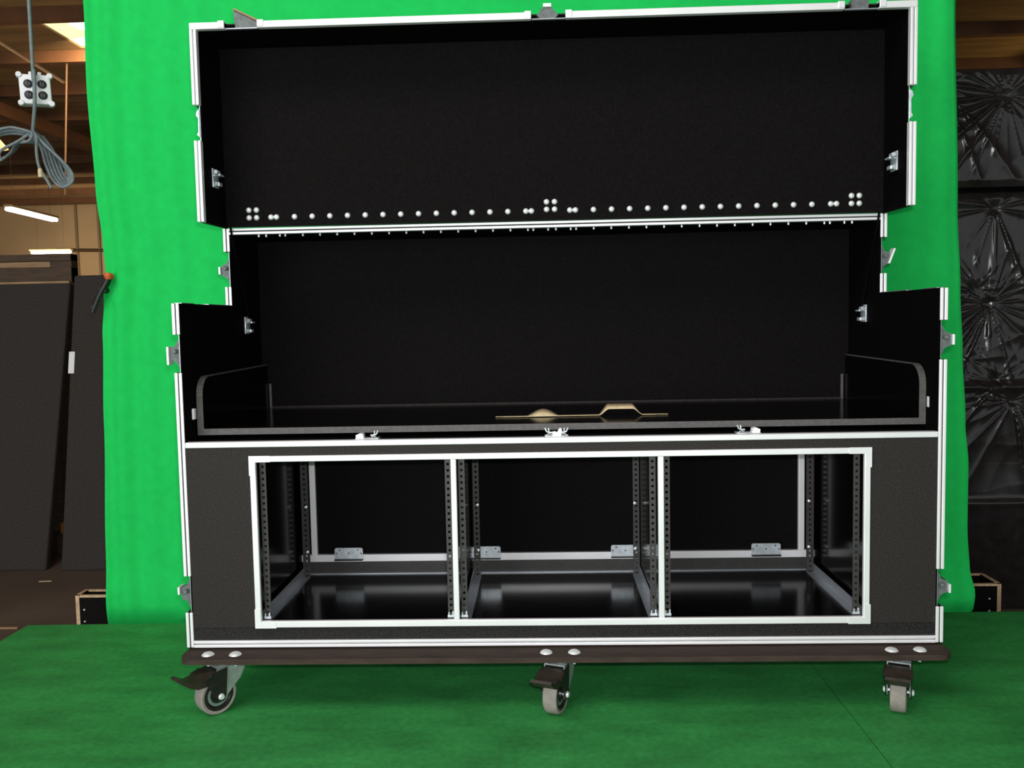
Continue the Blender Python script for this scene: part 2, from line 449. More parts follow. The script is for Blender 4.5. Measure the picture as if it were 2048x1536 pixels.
# ------------------------------------------------------------------ black plastic wrapped stacks at the right
def ridge(t):
    return 1 - abs(2 * (t - math.floor(t)) - 1)
def wrapped(name, x0, x1, z0, z1, y0, depth, nodes, label, seed, hems=()):
    nx, nz = 300, int(300 * (z1 - z0) / (x1 - x0) * 1.3) + 20
    bm = bmesh.new()
    g = []
    for j in range(nz + 1):
        z = z0 + (z1 - z0) * j / nz
        row = []
        for i in range(nx + 1):
            x = x0 + (x1 - x0) * i / nx
            h = .02 * noise.noise(Vector((x * 2.2 + seed, z * 1.8, seed))) + .006 * noise.noise(Vector((x * 9, z * 4, seed + 4)))
            for (cx, cz, R, K, A, ph, ga, gw) in nodes:
                dx, dz = x - cx, z - cz
                rr = math.hypot(dx, dz) + 1e-5
                th = math.atan2(dz, dx)
                q = th * K / (2 * PI) + ph + .9 * noise.noise(Vector((th * 1.5, cx, cz))) + .10 * noise.noise(Vector((x * 5, z * 5, seed)))
                dth = (th - ga + PI) % (2 * PI) - PI
                amp = A * (.28 + 1.25 * math.exp(-(dth / gw) ** 2)) * math.exp(-rr / R) * min(1, rr / .05) * (.55 + .8 * abs(noise.noise(Vector((math.cos(th) * 2.3, math.sin(th) * 2.3, cx + cz)))))
                h += amp * (ridge(q) ** 3.0) - A * .35 * math.exp(-(rr / .03) ** 2)
            for (hz, hh) in hems:
                h += hh * math.exp(-((z - hz) / .02) ** 2)
            ed = min(1, (x - x0) / .04, (x1 - x) / .04, (z - z0) / .03, (z1 - z) / .03)
            row.append(bm.verts.new((x, y0 - h * max(0, ed), z + Z0)))
        g.append(row)
    for j in range(nz):
        for i in range(nx):
            bm.faces.new((g[j][i], g[j][i + 1], g[j + 1][i + 1], g[j + 1][i]))
    b = [(x0, z0), (x1, z0), (x1, z1), (x0, z1)]
    bv = [bm.verts.new((x, y0 + depth, z + Z0)) for x, z in b]
    bm.faces.new(bv)
    bm.faces.new([g[0][i] for i in range(nx + 1)] + [bv[1], bv[0]])
    bm.faces.new([g[nz][i] for i in range(nx + 1)] + [bv[2], bv[3]])
    bm.faces.new([g[j][0] for j in range(nz + 1)] + [bv[3], bv[0]])
    bm.faces.new([g[j][nx] for j in range(nz + 1)] + [bv[2], bv[1]])
    bmesh.ops.recalc_face_normals(bm, faces=bm.faces)
    me = bpy.data.meshes.new(name); bm.to_mesh(me); bm.free()
    for p in me.polygons: p.use_smooth = len(p.vertices) == 4 and p.index < nx * nz
    me.materials.append(M['film'])
    o = bpy.data.objects.new(name, me); COL.objects.link(o)
    return tag(o, label, 'wrapped stack', 'stacks wrapped in black plastic film')
wrapped('wrapped_stack', 1.60, 3.45, -.608, 1.383, 2.06, 1.1,
        [(2.10, 1.31, .40, 12, .040, .2, -.95, .55), (2.085, .865, .34, 22, .042, .1, -2.1, .5), (2.02, .93, .5, 9, .022, .3, 2.5, .35), (2.20, .40, .6, 16, .034, .4, -1.6, .28),
         (1.98, .60, .22, 10, .03, .3, -2.7, .6), (2.12, .50, .25, 12, .03, .6, -1.9, .35), (2.7, .9, .4, 13, .03, .7, -2, 1.2), (2.75, .1, .4, 12, .03, .5, 1.5, 1), (3.1, .5, .4, 12, .03, .2, 3, 1)],
        'tall lower stack wrapped in wrinkled black plastic film standing on the floor', 3.1, hems=((.47, .02), (-.09, .012)))
wrapped('wrapped_stack', 1.58, 3.47, 1.40, 1.935, 2.00, 1.15,
        [(2.11, 1.815, .34, 24, .040, .15, -2.8, .75), (1.82, 1.86, .5, 17, .024, .5, -1.05, .45), (2.8, 1.8, .3, 14, .03, .5, -2.4, .8)],
        'short upper bundle in wrinkled black plastic film lying on the tall wrapped stack', 7.7)
mb = MB(); mb.box(1.65, 3.4, 2.12, 3.1, Z0 + 1.383, Z0 + 1.40)
tag(mb.build('spacer_board', M['crateblack']), 'thin dark board between the two plastic wrapped stacks', 'board')

# ------------------------------------------------------------------ hanging outlet box with coiled cable
BX, BY, BZ = -1.7315, .80, Z0 + 1.634
pw = thing('hanging_outlet_box', (BX, BY, BZ), 'white four socket outlet box hanging on a grey cable, coil below', 'outlet box')
mb = MB()
mb.box(-.056, .056, -.035, .03, -.058, .058, .008)
mb.box(-.020, -.006, -.02, .02, .055, .072, .004); mb.box(.012, .026, -.02, .02, .055, .072, .004)
RB = Matrix.Rotation(.50, 4, 'Z') @ Matrix.Rotation(-.035, 4, 'Y') @ Matrix.Scale(.85, 4)
ob = mb.build('box_body', M['whiteplastic'], pw, smooth=True, mx=RB)
for sx in (-1, 1):
    for sz in (-1, 1):
        mb = MB(); mb.lathe([(0, -.012), (.011, -.012), (.011, .012), (.009, .014), (0, .014)], 16, mx=T(sx * .054, -.025, sz * .054) @ Matrix.Rotation(PI / 2, 4, 'X'))
        mb.build('corner_lug', M['whiteplastic'], pw, smooth=True, mx=RB)
        mb = MB(); mb.lathe([(0, 0), (.0165, 0), (.0165, .004), (.014, .006), (0, .006)], 20, mx=T(sx * .0245, -.034, sz * .0215 - .002) @ Matrix.Rotation(PI / 2, 4, 'X'))
        so = mb.build('socket', M['bakelite'], pw, smooth=True, mx=RB); so['label'] = 'round dark socket'
        for a in (-.005, .005):
            mb = MB(); mb.box(-.0012, .0012, -.001, .0, -.005, .005, mx=T(sx * .0245 + a, -.0402, sz * .0215 - .002)); mb.build('socket_slot', M['cable'], so)
mb = MB(); mb.tube([(.012, -.02, H - BZ), (.014, -.035, .30), (.021, -.042, .06), (.021, -.043, 0), (.016, -.040, -.062), (-.006, -.02, -.137)], .0062, 10, smooth=5)
mb.build('power_cable', M['cable'], pw, smooth=True)
cm = MB()
def rel(*pts): return [(x - BX, y, z + Z0 - BZ) for x, y, z in pts]
for k in range(5):
    d = k * .006; yy = -.02 + .012 * k
    cm.tube(rel((-1.735, yy, 1.492), (-1.70, yy, 1.452 - d), (-1.655 - d, yy + .01, 1.405), (-1.618 - d * 1.6, yy + .01, 1.36), (-1.612 - d * 1.9, yy, 1.325 + d), (-1.640, yy - .01, 1.306 + d * .8), (-1.672 + d * .5, yy - .01, 1.33 + d), (-1.700 + d, yy, 1.385), (-1.712 + d * .6, yy, 1.44)), .0048, 8, closed=True, smooth=5)
for k in range(3):
    d = k * .007; yy = -.03 + .014 * k
    cm.tube(rel((-1.735, yy, 1.488), (-1.775, yy, 1.503 - d), (-1.815, yy, 1.509 - d), (-1.868, yy, 1.495 - d * .5), (-1.93, yy, 1.45), (-1.93, yy, 1.41), (-1.88, yy + .02, 1.40 + d), (-1.83, yy + .02, 1.425 + d), (-1.79, yy, 1.455 + d), (-1.75, yy, 1.462)), .0048, 8, closed=True, smooth=5)
cm.tube(rel((-1.74, -.02, 1.495), (-1.78, -.04, 1.46), (-1.825, -.045, 1.437), (-1.843, -.045, 1.418), (-1.835, -.045, 1.396)), .005, 8)
cm.tube(rel((-1.72, -.03, 1.475), (-1.712, -.05, 1.42), (-1.705, -.05, 1.37), (-1.680, -.05, 1.325), (-1.668, -.05, 1.300)), .005, 8)
cm.build('cable_coil', M['cable'], pw, smooth=True)
mb = MB(); mb.lathe([(.012, -.014), (.017, -.012), (.018, 0), (.017, .012), (.012, .014)], 16, mx=T(-.004, -.012, -.152) @ Matrix.Rotation(.9, 4, 'Y')); mb.build('cable_tie', M['cable'], pw, smooth=True)
mb = MB(); mb.lathe([(0, -.014), (.007, -.014), (.008, .006), (.006, .014), (0, .014)], 14, mx=T(-1.703 - BX, -.05, 1.352 + Z0 - BZ)); mb.build('cable_plug', M['kraft'], pw, smooth=True)['label'] = 'tan plug end'

# ------------------------------------------------------------------ THE CASE
W = .96; WI = .942
S, YB = .386, .66
z1, z2, z3 = .533, .886, 1.112
case = thing('flight_case', (0, 0, Z0), 'large black flight case on casters, aluminium edged with its lid raised', 'equipment case')
def P(nm, mb, m, smooth=False, parent=None, mx=None): return mb.build(nm, m, parent or case, smooth, mx)

NU, NM, NL = (.942, 1.044), (.711, .807), (.092, .187)
side_outline = [(0, 0), (0, NL[0]), (.1, NL[0]), (.1, NL[1]), (0, NL[1]), (0, NM[0]), (.1, NM[0]), (.1, NM[1]), (0, NM[1]), (0, z2),
                (.10, z2), (.10, z2 - .03), (.20, z2 - .03), (.20, z2), (S, z2), (S, NU[0]), (S + .1, NU[0]), (S + .1, NU[1]), (S, NU[1]), (S, z3), (YB, z3), (YB, 0)]
skin_outline = [(0, 0), (0, z2), (S, z2), (S, z3), (YB, z3), (YB, 0)]
for s in (-1, 1):
    mb = MB()
    mb.prism(side_outline, 'x', s * .9452, s * (W - .001))
    P('side_panel', mb, M['laminate'])
    mb = MB(); mb.prism(skin_outline, 'x', s * WI, s * .945)
    P('side_lining', mb, M['lining_shaded'])
mb = MB(); mb.box(-WI, WI, .02, YB, 0, .018); P('bottom_panel', mb, M['laminate'])
mb = MB(); mb.box(-WI, WI, .642, YB, .018, z3 - .018); P('back_panel', mb, M['lining'])
mb = MB(); mb.box(-WI, WI, S + .005, YB, z3 - .018, z3 - .001); top = P('top_panel', mb, M['lining_shaded'])
# front panel around the rack opening
mb = MB()
mb.box(-WI, -.764, 0, .012, .0505, z1 - .012); mb.box(.764, WI, 0, .012, .0505, z1 - .012)
mb.box(-.764, .764, 0, .012, .483, z1 - .012); mb.box(-.764, .764, 0, .012, .0505, .067)
P('front_panel', mb, M['laminate'])
mb = MB(); mb.box(-WI, WI, .0005, .012, .018, .0495); P('skid_strip', mb, M['skid'])
mb = MB(); mb.box(-WI, WI, .012, .642, z1 - .014, z1 - .002); P('deck_board', mb, M['lining_shaded'])

# aluminium edge trims with a groove
def railv(x0, x1, y0, za, zb):
    mb = MB(); w = x1 - x0
    mb.box(x0, x0 + w * .42, y0, y0 + .022, za, zb, .0016); mb.box(x1 - w * .42, x1, y0, y0 + .022, za, zb, .0016)
    mb.box(x0 + w * .40, x1 - w * .40, y0 + .013, y0 + .02, za + .001, zb - .001)
    return mb
def railh(xa, xb, y0, za, zb, groove=True):
    mb = MB(); h = zb - za
    if groove:
        mb.box(xa, xb, y0, y0 + .022, za, za + h * .42, .0016); mb.box(xa, xb, y0, y0 + .022, zb - h * .42, zb, .0016)
        mb.box(xa + .001, xb - .001, y0 + .013, y0 + .02, za + h * .4, zb - h * .4)
    else:
        mb.box(xa, xb, y0, y0 + .022, za, zb, .0022)
    return mb
for s in (-1, 1):
    a, b = sorted((s * (W + .001), s * (WI + .0004)))
    for za, zb, y in ((0, NL[0], -.004), (NL[1], NM[0], -.004), (NM[1], z2, -.004), (z2 - .001, NU[0], S - .004), (NU[1], z3, S - .004)):
        P('edge_trim', railv(a, b, y, za, zb), M['alu'])
    for ya, yb in ((.017, .10), (.20, S - .004)):
        mb = MB(); mb.box(a, b, ya, yb, z2 - .004, z2 + .002, .001); P('edge_trim', mb, M['alu_dull'])
    # aluminium liners of the latch recesses
    for zc, y in ((NL, 0), (NM, 0), (NU, S)):
        x_in = s * .9455
        mb = MB()
        mb.box(min(x_in, x_in + s * .0012), max(x_in, x_in + s * .0012), y, y + .1, zc[0] + .001, zc[1] - .001)
        P('latch_dish', mb, M['alu_dull'])
P('edge_trim', railh(-WI, WI, -.006, 0, .018), M['alu'])
P('edge_trim', railh(-WI, WI, -.004, z1 - .0145, z1, False), M['alu'])
P('edge_trim', railh(-WI, WI, S - .006, z3 - .0185, z3), M['alu'])

# rack opening frame and the two posts
mb = MB()
mb.box(-.778, -.7625, -.007, .004, .052, .496, .002); mb.box(.7615, .777, -.007, .004, .052, .496, .002)
mb.box(-.7625, .7615, -.007, .004, .481, .496, .002); mb.box(-.7625, .7615, -.007, .004, .052, .069, .002)
for sx in (-1, 1):
    for (zz, sz) in ((.497, -1), (.051, 1)):
        x = sx * .779
        mb.prism([(x, zz), (x - sx * .055, zz), (x - sx * .055, zz + sz * .016), (x - sx * .015, zz + sz * .016), (x - sx * .015, zz + sz * .05), (x, zz + sz * .05)], 'y', -.0085, -.0065)
P('rack_frame', mb, M['alu'])
for x in (-.260, .260):
    mb = MB(); mb.box(x - .0072, x + .0072, -.006, .010, .069, .481, .002); P('rack_post', mb, M['alu'])
# glossy black rack interior
FZc = .049
mb = MB(); mb.box(-.79, .79, .012, .50, .019, FZc); P('rack_floor', mb, M['gloss'])
for s in (-1, 1):
    mb = MB(); mb.box(*sorted((s * .790, s * .80)), .012, .50, .019, .515); P('rack_wall', mb, M['gloss'])
    mb = MB(); mb.box(s * .26 - .003, s * .26 + .003, .02, .495, FZc, .515); P('rack_divider', mb, M['gloss'])
mb = MB(); mb.box(-.80, .80, .500, .508, .019, .517); P('rear_door', mb, M['lining'])
mb = MB()
mb.box(-.760, -.742, .486, .499, .110, .515, .001); mb.box(.742, .760, .486, .499, .110, .515, .001)
mb.box(-.79, .79, .484, .499, .088, .110, .001)
P('rear_frame', mb, M['alu'])
mb = MB(); mb.box(-.79, .79, .490, .499, FZc, .088); P('rear_sill', mb, M['rackblack'])
mb = MB(); mb.box(-.79, .79, .480, .490, FZc, FZc + .0035); P('rear_sill_edge', mb, M['alu_dull'])
# holed rack rails
def rack_rail(x0, x1, y, inner):
    """inner: +1 if the flange folds back on the x1 side, -1 on the x0 side"""
    mb = MB()
    za, zb = FZc, .512
    w = x1 - x0; hw = .0062; c = (x0 + x1) / 2 - inner * w * 0.0
    mb.box(x0, c - hw / 2, y, y + .002, za, zb); mb.box(c + hw / 2, x1, y, y + .002, za, zb)
    z = za
    n = int((zb - za) / .0159)
    for k in range(n + 1):
        a = za + k * .0159 + .0062; b = min(zb, za + (k + 1) * .0159)
        if b > a: mb.box(c - hw / 2, c + hw / 2, y, y + .002, a, b)
    xe = x1 if inner > 0 else x0
    mb.box(*sorted((xe, xe - inner * .002)), y + .002, y + .03, za, zb)
    return mb
front = [(-.775, -.7445, -1), (-.2845, -.2685, 1), (-.2500, -.2340, -1), (.2335, .2495, 1), (.2690, .2850, -1), (.7430, .775, 1)]
for i, (a, b, f) in enumerate(front):
    if i in (0, 5):
        a, b = (-.7605, -.7445) if i == 0 else (.7430, .7590)
    ro = P('rack_rail', rack_rail(a, b, .018, f), M['rackblack'])
    mb = MB(); mb.box(a - .001, b + .001, .012, .0175, FZc + .0195, FZc + .026, .0006); mb.box(a + .001, a + .004, .012, .016, FZc + .026, FZc + .034); mb.box(b - .005, b - .001, .012, .016, FZc + .026, FZc + .036)
    P('foot_clip', mb, M['zinc'], parent=ro)
backr = [(-.779, -.757, -1), (-.2500, -.2310, -1), (.2360, .2550, 1), (.757, .779, 1)]
for i, (a, b, f) in enumerate(backr):
    ro = P('rack_rail', rack_rail(a, b, .455, f), M['rackblack'])
    for zz in (.268, .128):
        mb = MB(); mb.lathe([(0, 0), (.0048, 0), (.0042, .003), (0, .0042)], 12, mx=T((a + b) / 2 - f * .004, .455, zz) @ Matrix.Rotation(PI / 2, 4, 'X'))
        P('rail_screw', mb, M['rivet'], parent=ro)
    mb = MB()
    wx = .022
    xa, xb = ((a, a + wx) if f < 0 else (b - wx, b))
    mb.box(xa, xb, .03, .452, FZc, FZc + .003); mb.box(*(sorted((xa, xa + .002)) if f < 0 else sorted((xb - .002, xb))), .03, .452, FZc + .003, FZc + .028)
    P('floor_bracket', mb, M['alu_dull'])
# four silver plates on the rear frame
for xa, xb in ((-.686, -.598), (-.257, -.170), (.170, .257), (.598, .686)):
    mb = MB()
    pts = []
    x0, x1_, za, zb_, r_ = xa, xb, .099, .133, .006
    for cx, cz, a0 in ((x1_ - r_, zb_ - r_, 0), (x0 + r_, zb_ - r_, 90)):
        for k in range(5):
            a = math.radians(a0 + 22.5 * k); pts.append((cx + r_ * math.cos(a), cz + r_ * math.sin(a)))
    pts += [(x0, za), (x1_, za)]
    mb.prism(pts, 'y', .478, .4835)
    ro = P('catch_plate', mb, M['zinc'])
    for fx, fz in ((.18, .8), (.82, .8), (.5, .5), (.06, .5), (.94, .5)):
        mb = MB(); mb.lathe([(0, 0), (.0024, 0), (.002, .0012), (0, .0014)], 8, mx=T(xa + fx * (xb - xa), .478, za + fz * .034) @ Matrix.Rotation(PI / 2, 4, 'X'))
        P('screw', mb, M['black'], parent=ro)
    mb = MB(); mb.box(xa, xb, .470, .4835, .094, .099, .001); P('plate_lip', mb, M['black'], parent=ro)

# tray for the console
tr = MB()
ty, tz, tw = .068, .543, .0165
tr.box(-.936, .941, ty + .0022, .635, tz, tz + tw)
def cheek(x0, x1):
    R_ = .05; h = .694
    pts = [(ty + .0022, tz + tw)]
    for k in range(9):
        a = PI - k * PI / 16
        pts.append((ty + .0022 + R_ + R_ * math.cos(a), h - R_ + R_ * math.sin(a)))
    pts += [(.62, h + .004), (.62, tz + tw)]
    return pts
tr.prism(cheek(0, 0), 'x', -.936, -.920); tr.prism(cheek(0, 0), 'x', .925, .941)
tray = P('console_tray', tr, M['gloss'])
tray['label'] = 'black U shaped tray with rounded cheeks'
def band(pts, x0, x1):
    """thin edge band following the cheek's front edge"""
    mb = MB()
    L = pts
    off = .0022
    for (a, b) in zip(L, L[1:]):
        d = Vector((b[0] - a[0], b[1] - a[1])); n = Vector((-d.y, d.x)).normalized() * off
        mb.prism([(a[0], a[1]), (b[0], b[1]), (b[0] + n.x, b[1] + n.y), (a[0] + n.x, a[1] + n.y)], 'x', x0, x1)
    return mb
cp = [(ty + .0022, tz)] + cheek(0, 0)[1:-1]
P('edge_band', band(cp, -.936, -.9195), M['edgeband'], parent=tray)
P('edge_band', band(cp, .9245, .941), M['edgeband'], parent=tray)
mb = MB(); mb.box(-.9195, .9245, ty, ty + .0022, tz, tz + tw); P('edge_band', mb, M['edgeband'], parent=tray)
mb = MB(); mb.box(-.918, -.911, .628, .634, tz + tw, tz + .095); mb.box(.915, .922, .628, .634, tz + tw, tz + .095)
P('rear_lip', mb, M['edgeband'], parent=tray)
mb = MB(); mb.box(-.911, .915, .629, .634, tz + tw, tz + tw + .005); P('rear_lip', mb, M['laminate'], parent=tray)
for xa, xb, zc in ((-.9415, -.9365, .600), (.9415, .946, .602)):
    pass
for s, zc in ((-1, .601), (1, .602)):
    xa = -.9415 if s < 0 else .9415
    xc = -.936 if s < 0 else .941
    mb = MB(); mb.box(min(xa, xc) - (.009 if s < 0 else 0), max(xa, xc) + (.009 if s > 0 else 0), .05, .066, zc - .0155, zc + .0135, .003)
    P('side_knob', mb, M['whiteplastic'], parent=tray)['label'] = 'small white knob beside the tray'

# screw tips coming through under the hinge
def hinge_xs():
    xs = []
    for s in (-1, 1):
        xs += [s * .795, s * .811] + [s * (.742 - .0516 * k) for k in range(13)] + [s * .0552, s * .0711]
    return xs
for x in hinge_xs() + [-.853, -.875, -.0115, .0115, .853, .875]:
    mb = MB(); mb.lathe([(0, -.008), (.0032, -.006), (.0032, 0), (0, 0)], 8, mx=T(x * .99 + .004, S + .022 + random.uniform(-.002, .002), z3 - .018))
    P('screw_tip', mb, M['zinc'], parent=top)

# latches on the side walls
def latch(o, ex, ey, ez, tilt=0, slide=0.0, hl=.044, wide=1.0, wing=True, tail=0):
    """ex along the edge, ey into the depth, ez outward"""
    fm = frame(o, ex, ey, ez)
    mb = MB()
    pr = [(-.036, 0), (-.033, .007), (-.022, .011), (-.017, .019), (-.016, .026), (.016, .026), (.017, .019), (.022, .011), (.033, .007), (.036, 0)]
    mb.prism([(a * wide, b) for a, b in pr], 'y', .004, .034, mx=fm)
    mb.lathe([(0, 0), (.006, 0), (.006, .012), (.004, .014), (0, .014)], 12, mx=fm @ T(.006, .004, .012) @ Matrix.Rotation(PI / 2, 4, 'X'))
    for a in (-.024, .024):
        mb.lathe([(0, 0), (.003, 0), (.002, .002), (0, .003)], 8, mx=fm @ T(a * wide, .004, .005) @ Matrix.Rotation(PI / 2, 4, 'X'))
    lo = P('butterfly_latch', mb, M['chrome'], smooth=True)
    mb = MB(); mb.box(-hl / 2, hl / 2, -.004, .026, -.0028, .0028, .001, mx=fm @ T(slide, 0, .031) @ Matrix.Rotation(tilt, 4, 'Y'))
    P('latch_handle', mb, M['alu'], parent=lo)
    return lo
X, Y_, Zv = Vector((1, 0, 0)), Vector((0, 1, 0)), Vector((0, 0, 1))
latch((-.9468, S + .006, .990), Zv, Y_, -X, 0, 0, .022)
latch((-.9468, .004, .759), Zv, Y_, -X, 0, -.005, .046)
latch((-.9468, .004, .140), Zv, Y_, -X, 0, .008, .020)
latch((.9468, S + .006, .985), Zv, Y_, X, -.36, .006, .046, wing=False)
latch((.9468, .004, .759), Zv, Y_, X, 0, .0, .026, wing=False)
latch((.9468, .004, .140), Zv, Y_, X, 0, -.004, .022, wing=False)
# catches at the front edge of the deck
def catch(x, kind):
    mb = MB()
    mb.box(x - .03, x + .03, .02, .052, z1 - .002, z1 + .001, .0006)
    for s in (-1, 1):
        if kind == s: continue
        mb.tube([(x + s * .010, .022, z1 + .009), (x + s * .018, .022, z1 + .0095), (x + s * .025, .022, z1 + .012), (x + s * .029, .022, z1 + .021)], .0022, 8, smooth=4)
        mb.tube([(x + s * .019, .026, z1 + .010), (x + s * .020, .026, z1 + .020)], .0018, 6, smooth=2)
        mb.tube([(x + s * .012, .02, z1 + .004), (x + s * .02, .02, z1 + .006), (x + s * .027, .02, z1 + .001)], .0012, 6, smooth=4)
    co = P('deck_catch', mb, M['zinc'], smooth=True)
    mb = MB()
    if kind == 0:
        mb.prism([(x - .011, z1 + .001), (x + .011, z1 + .001), (x + .014, z1 + .012), (x + .012, z1 + .02), (x + .007, z1 + .02), (x + .002, z1 + .010), (x - .005, z1 + .012), (x - .010, z1 + .011)], 'y', .016, .03)
    else:
        k = kind
        mb.prism([(x + k * .006, z1 + .001), (x + k * .026, z1 + .001), (x + k * .027, z1 + .010), (x + k * .016, z1 + .015), (x + k * .008, z1 + .013)], 'y', .014, .034)
    P('catch_lever', mb, M['whiteplastic'], parent=co)
catch(-.482, -1); catch(.0015, 0); catch(.484, 1)

# stays inside the body and cords at the hinge
def stay(x, y, z, s, parent):
    mb = MB()
    mb.box(*sorted((x, x - s * .004)), y - .022, y + .022, z - .026, z + .026, .001)
    mb.box(*sorted((x - s * .004, x - s * .022)), y - .016, y + .016, z + .006, z + .011, .001)
    mb.box(*sorted((x - s * .004, x - s * .018)), y - .014, y + .012, z - .022, z - .012, .001)
    mb.lathe([(0, 0), (.007, 0), (.007, .02), (.005, .022), (0, .022)], 12, mx=T(x - s * .014, y - .01, z + .014) @ Matrix.Rotation(PI / 2, 4, 'X'))
    mb.lathe([(0, 0), (.005, 0), (.005, .012), (0, .012)], 10, mx=T(x - s * .010, y - .008, z - .016) @ Matrix.Rotation(PI / 2, 4, 'X'))
    return mb.build('stay_bracket', M['zinc'], parent, True)
for s in (-1, 1):
    stay(s * WI, .505, .828, s, case)
    mb = MB(); mb.tube([(s * .928, .377, 1.165), (s * .934, .376, 1.12), (s * .933, .379, 1.09), (s * .936, .42, 1.02), (s * .936, .47, .93), (s * .931, .50, .845)], .0032, 6, smooth=4)
    P('stay_cord', mb, M['lining_shaded'], smooth=True)

# ---- lid
LY0, LYB = .196, .375
lz0, lz1 = 1.113, 1.637
lm = MB()
NLid = (1.328, 1.422)
out = [(LY0 + .012, lz0 - .003), (LY0 + .012, NLid[0]), (LY0 + .1, NLid[0]), (LY0 + .1, NLid[1]), (LY0 + .012, NLid[1]), (LY0 + .012, lz1), (LYB + .01, lz1), (LYB + .01, lz0)]
for s in (-1, 1):
    lm.prism(out, 'x', s * .9452, s * (W - .001))
lm.box(-.9452, .9452, LYB - .002, LYB + .01, lz0 + .001, lz1)
lm.box(-.9452, .9452, LY0 + .014, LYB, lz1 - .003, lz1)
tn = [(-.865, -.777), (-.045, .045), (.773, .862)]
xs = [-.9452] + [v for p in tn for v in p] + [.9452]
for a, b in zip(xs[0::2], xs[1::2]):
    lm.box(a, b, LY0 + .012, LYB, lz1 - .015, lz1 - .0005)
lid = P('lid', lm, M['laminate'])
lid['label'] = 'raised lid, open towards the camera'
mb = MB(); mb.box(-WI, WI, .365, .3725, lz0 + .001, lz1 - .018); P('lid_back_lining', mb, M['lining'], parent=lid)
mb = MB()
for s in (-1, 1):
    mb.box(*sorted((s * WI, s * .945)), LY0 + .012, .372, lz0 - .003, lz1 - .018)
mb.box(-.945, .945, LY0 + .012, .372, lz1 - .018, lz1 - .0155)
P('lid_side_lining', mb, M['lining_shaded'], parent=lid)
for s in (-1, 1):
    a, b = sorted((s * (W + .001), s * (WI + .0004)))
    for za, zb in ((lz0 - .003, NLid[0]), (NLid[1], lz1 - .0176)):
        mb = railv(a, b, LY0 - .004, za, zb); P('lid_trim', mb, M['alu'], parent=lid)
    # small strike plate in the notch
    mb = MB(); mb.box(*sorted((s * .9455, s * .9475)), LY0 + .01, LY0 + .1, NLid[0] + .001, NLid[1] - .001)
    mb.prism([(s * .9475, 1.338), (s * .955, 1.345), (s * .951, 1.352), (s * .950, 1.388), (s * .956, 1.397), (s * .953, 1.408), (s * .9475, 1.412)], 'y', LY0 + .006, LY0 + .03)
    P('lid_strike', mb, M['zinc'], parent=lid)
edge = [-(W + .001)] + [v for p in tn for v in p] + [W + .001]
for i, (a, b) in enumerate(zip(edge[0::2], edge[1::2])):
    mb = MB(); mb.box(a, b, LY0 - .004, LY0 + .02, lz1 - .0175, lz1 + .0005, .0022)
    for e, sg in ((a, 1), (b, -1)):
        if abs(e) < .95: mb.box(*sorted((e, e + sg * .018)), LY0 - .006, LY0 + .02, lz1 - .015, lz1 + .0035, .002)
    P('lid_trim', mb, M['alu'], parent=lid)
for a, b in tn:
    mb = MB(); mb.box(a + .001, b - .001, LY0 + .002, LY0 + .012, lz1 - .0175, lz1 - .0150)
    P('lid_strike', mb, M['alu_dull'], parent=lid)
mb = MB()
fm = frame((-.805, LY0 + .006, lz1 - .014), X, Y_, Zv)
mb.prism([(-.034, 0), (-.038, .045), (-.028, .043), (.028, .014), (.030, 0)], 'y', .002, .03, mx=fm); P('lid_latch', mb, M['chrome'], parent=lid)
mb = MB(); mb.box(-.04, .036, -.004, .03, 0, .005, .001, mx=fm @ T(-.002, 0, .030) @ Matrix.Rotation(.46, 4, 'Y')); P('lid_latch_handle', mb, M['tanwood'], parent=lid)['label'] = 'tilted handle plate with a tan reflection in its colour'  # tan reflection put into the metal plate's colour
fm = frame((-.0015, LY0 + .006, lz1 - .014), X, Y_, Zv)
mb = MB(); mb.prism([(-.020, 0), (-.029, .010), (-.022, .017), (-.014, .029), (.012, .029), (.020, .017), (.028, .010), (.019, 0)], 'y', .002, .03, mx=fm); P('lid_latch', mb, M['chrome'], parent=lid)
mb = MB(); mb.box(-.012, .010, -.004, .03, .029, .038, .001, mx=fm); P('lid_latch_handle', mb, M['alu'], parent=lid)
fm = frame((.815, LY0 + .006, lz1 - .014), X, Y_, Zv)
mb = MB(); mb.prism([(-.020, 0), (-.022, .024), (-.010, .032), (.018, .032), (.024, .018), (.022, 0)], 'y', .002, .03, mx=fm); P('lid_latch', mb, M['chrome'], parent=lid)
# rivets along the hinge
def rivet(x, z):
    mb = MB(); mb.lathe([(0, .0058), (.0032, .0054), (.0062, .0038), (.0080, .0012), (.0083, 0), (0, 0)], 16, mx=T(x, .365, z) @ Matrix.Rotation(PI / 2, 4, 'X'))
    P('rivet', mb, M['rivet'], smooth=True, parent=lid)
for x in hinge_xs(): rivet(x, 1.1395)
for x in (-.853, -.875, -.0115, .0115, .853, .875):
    rivet(x, 1.139 if abs(x) > .1 else 1.143); rivet(x, 1.161 if abs(x) > .1 else 1.1645)
for s in (-1, 1):
    stay(s * WI, .285, 1.240, s, lid)

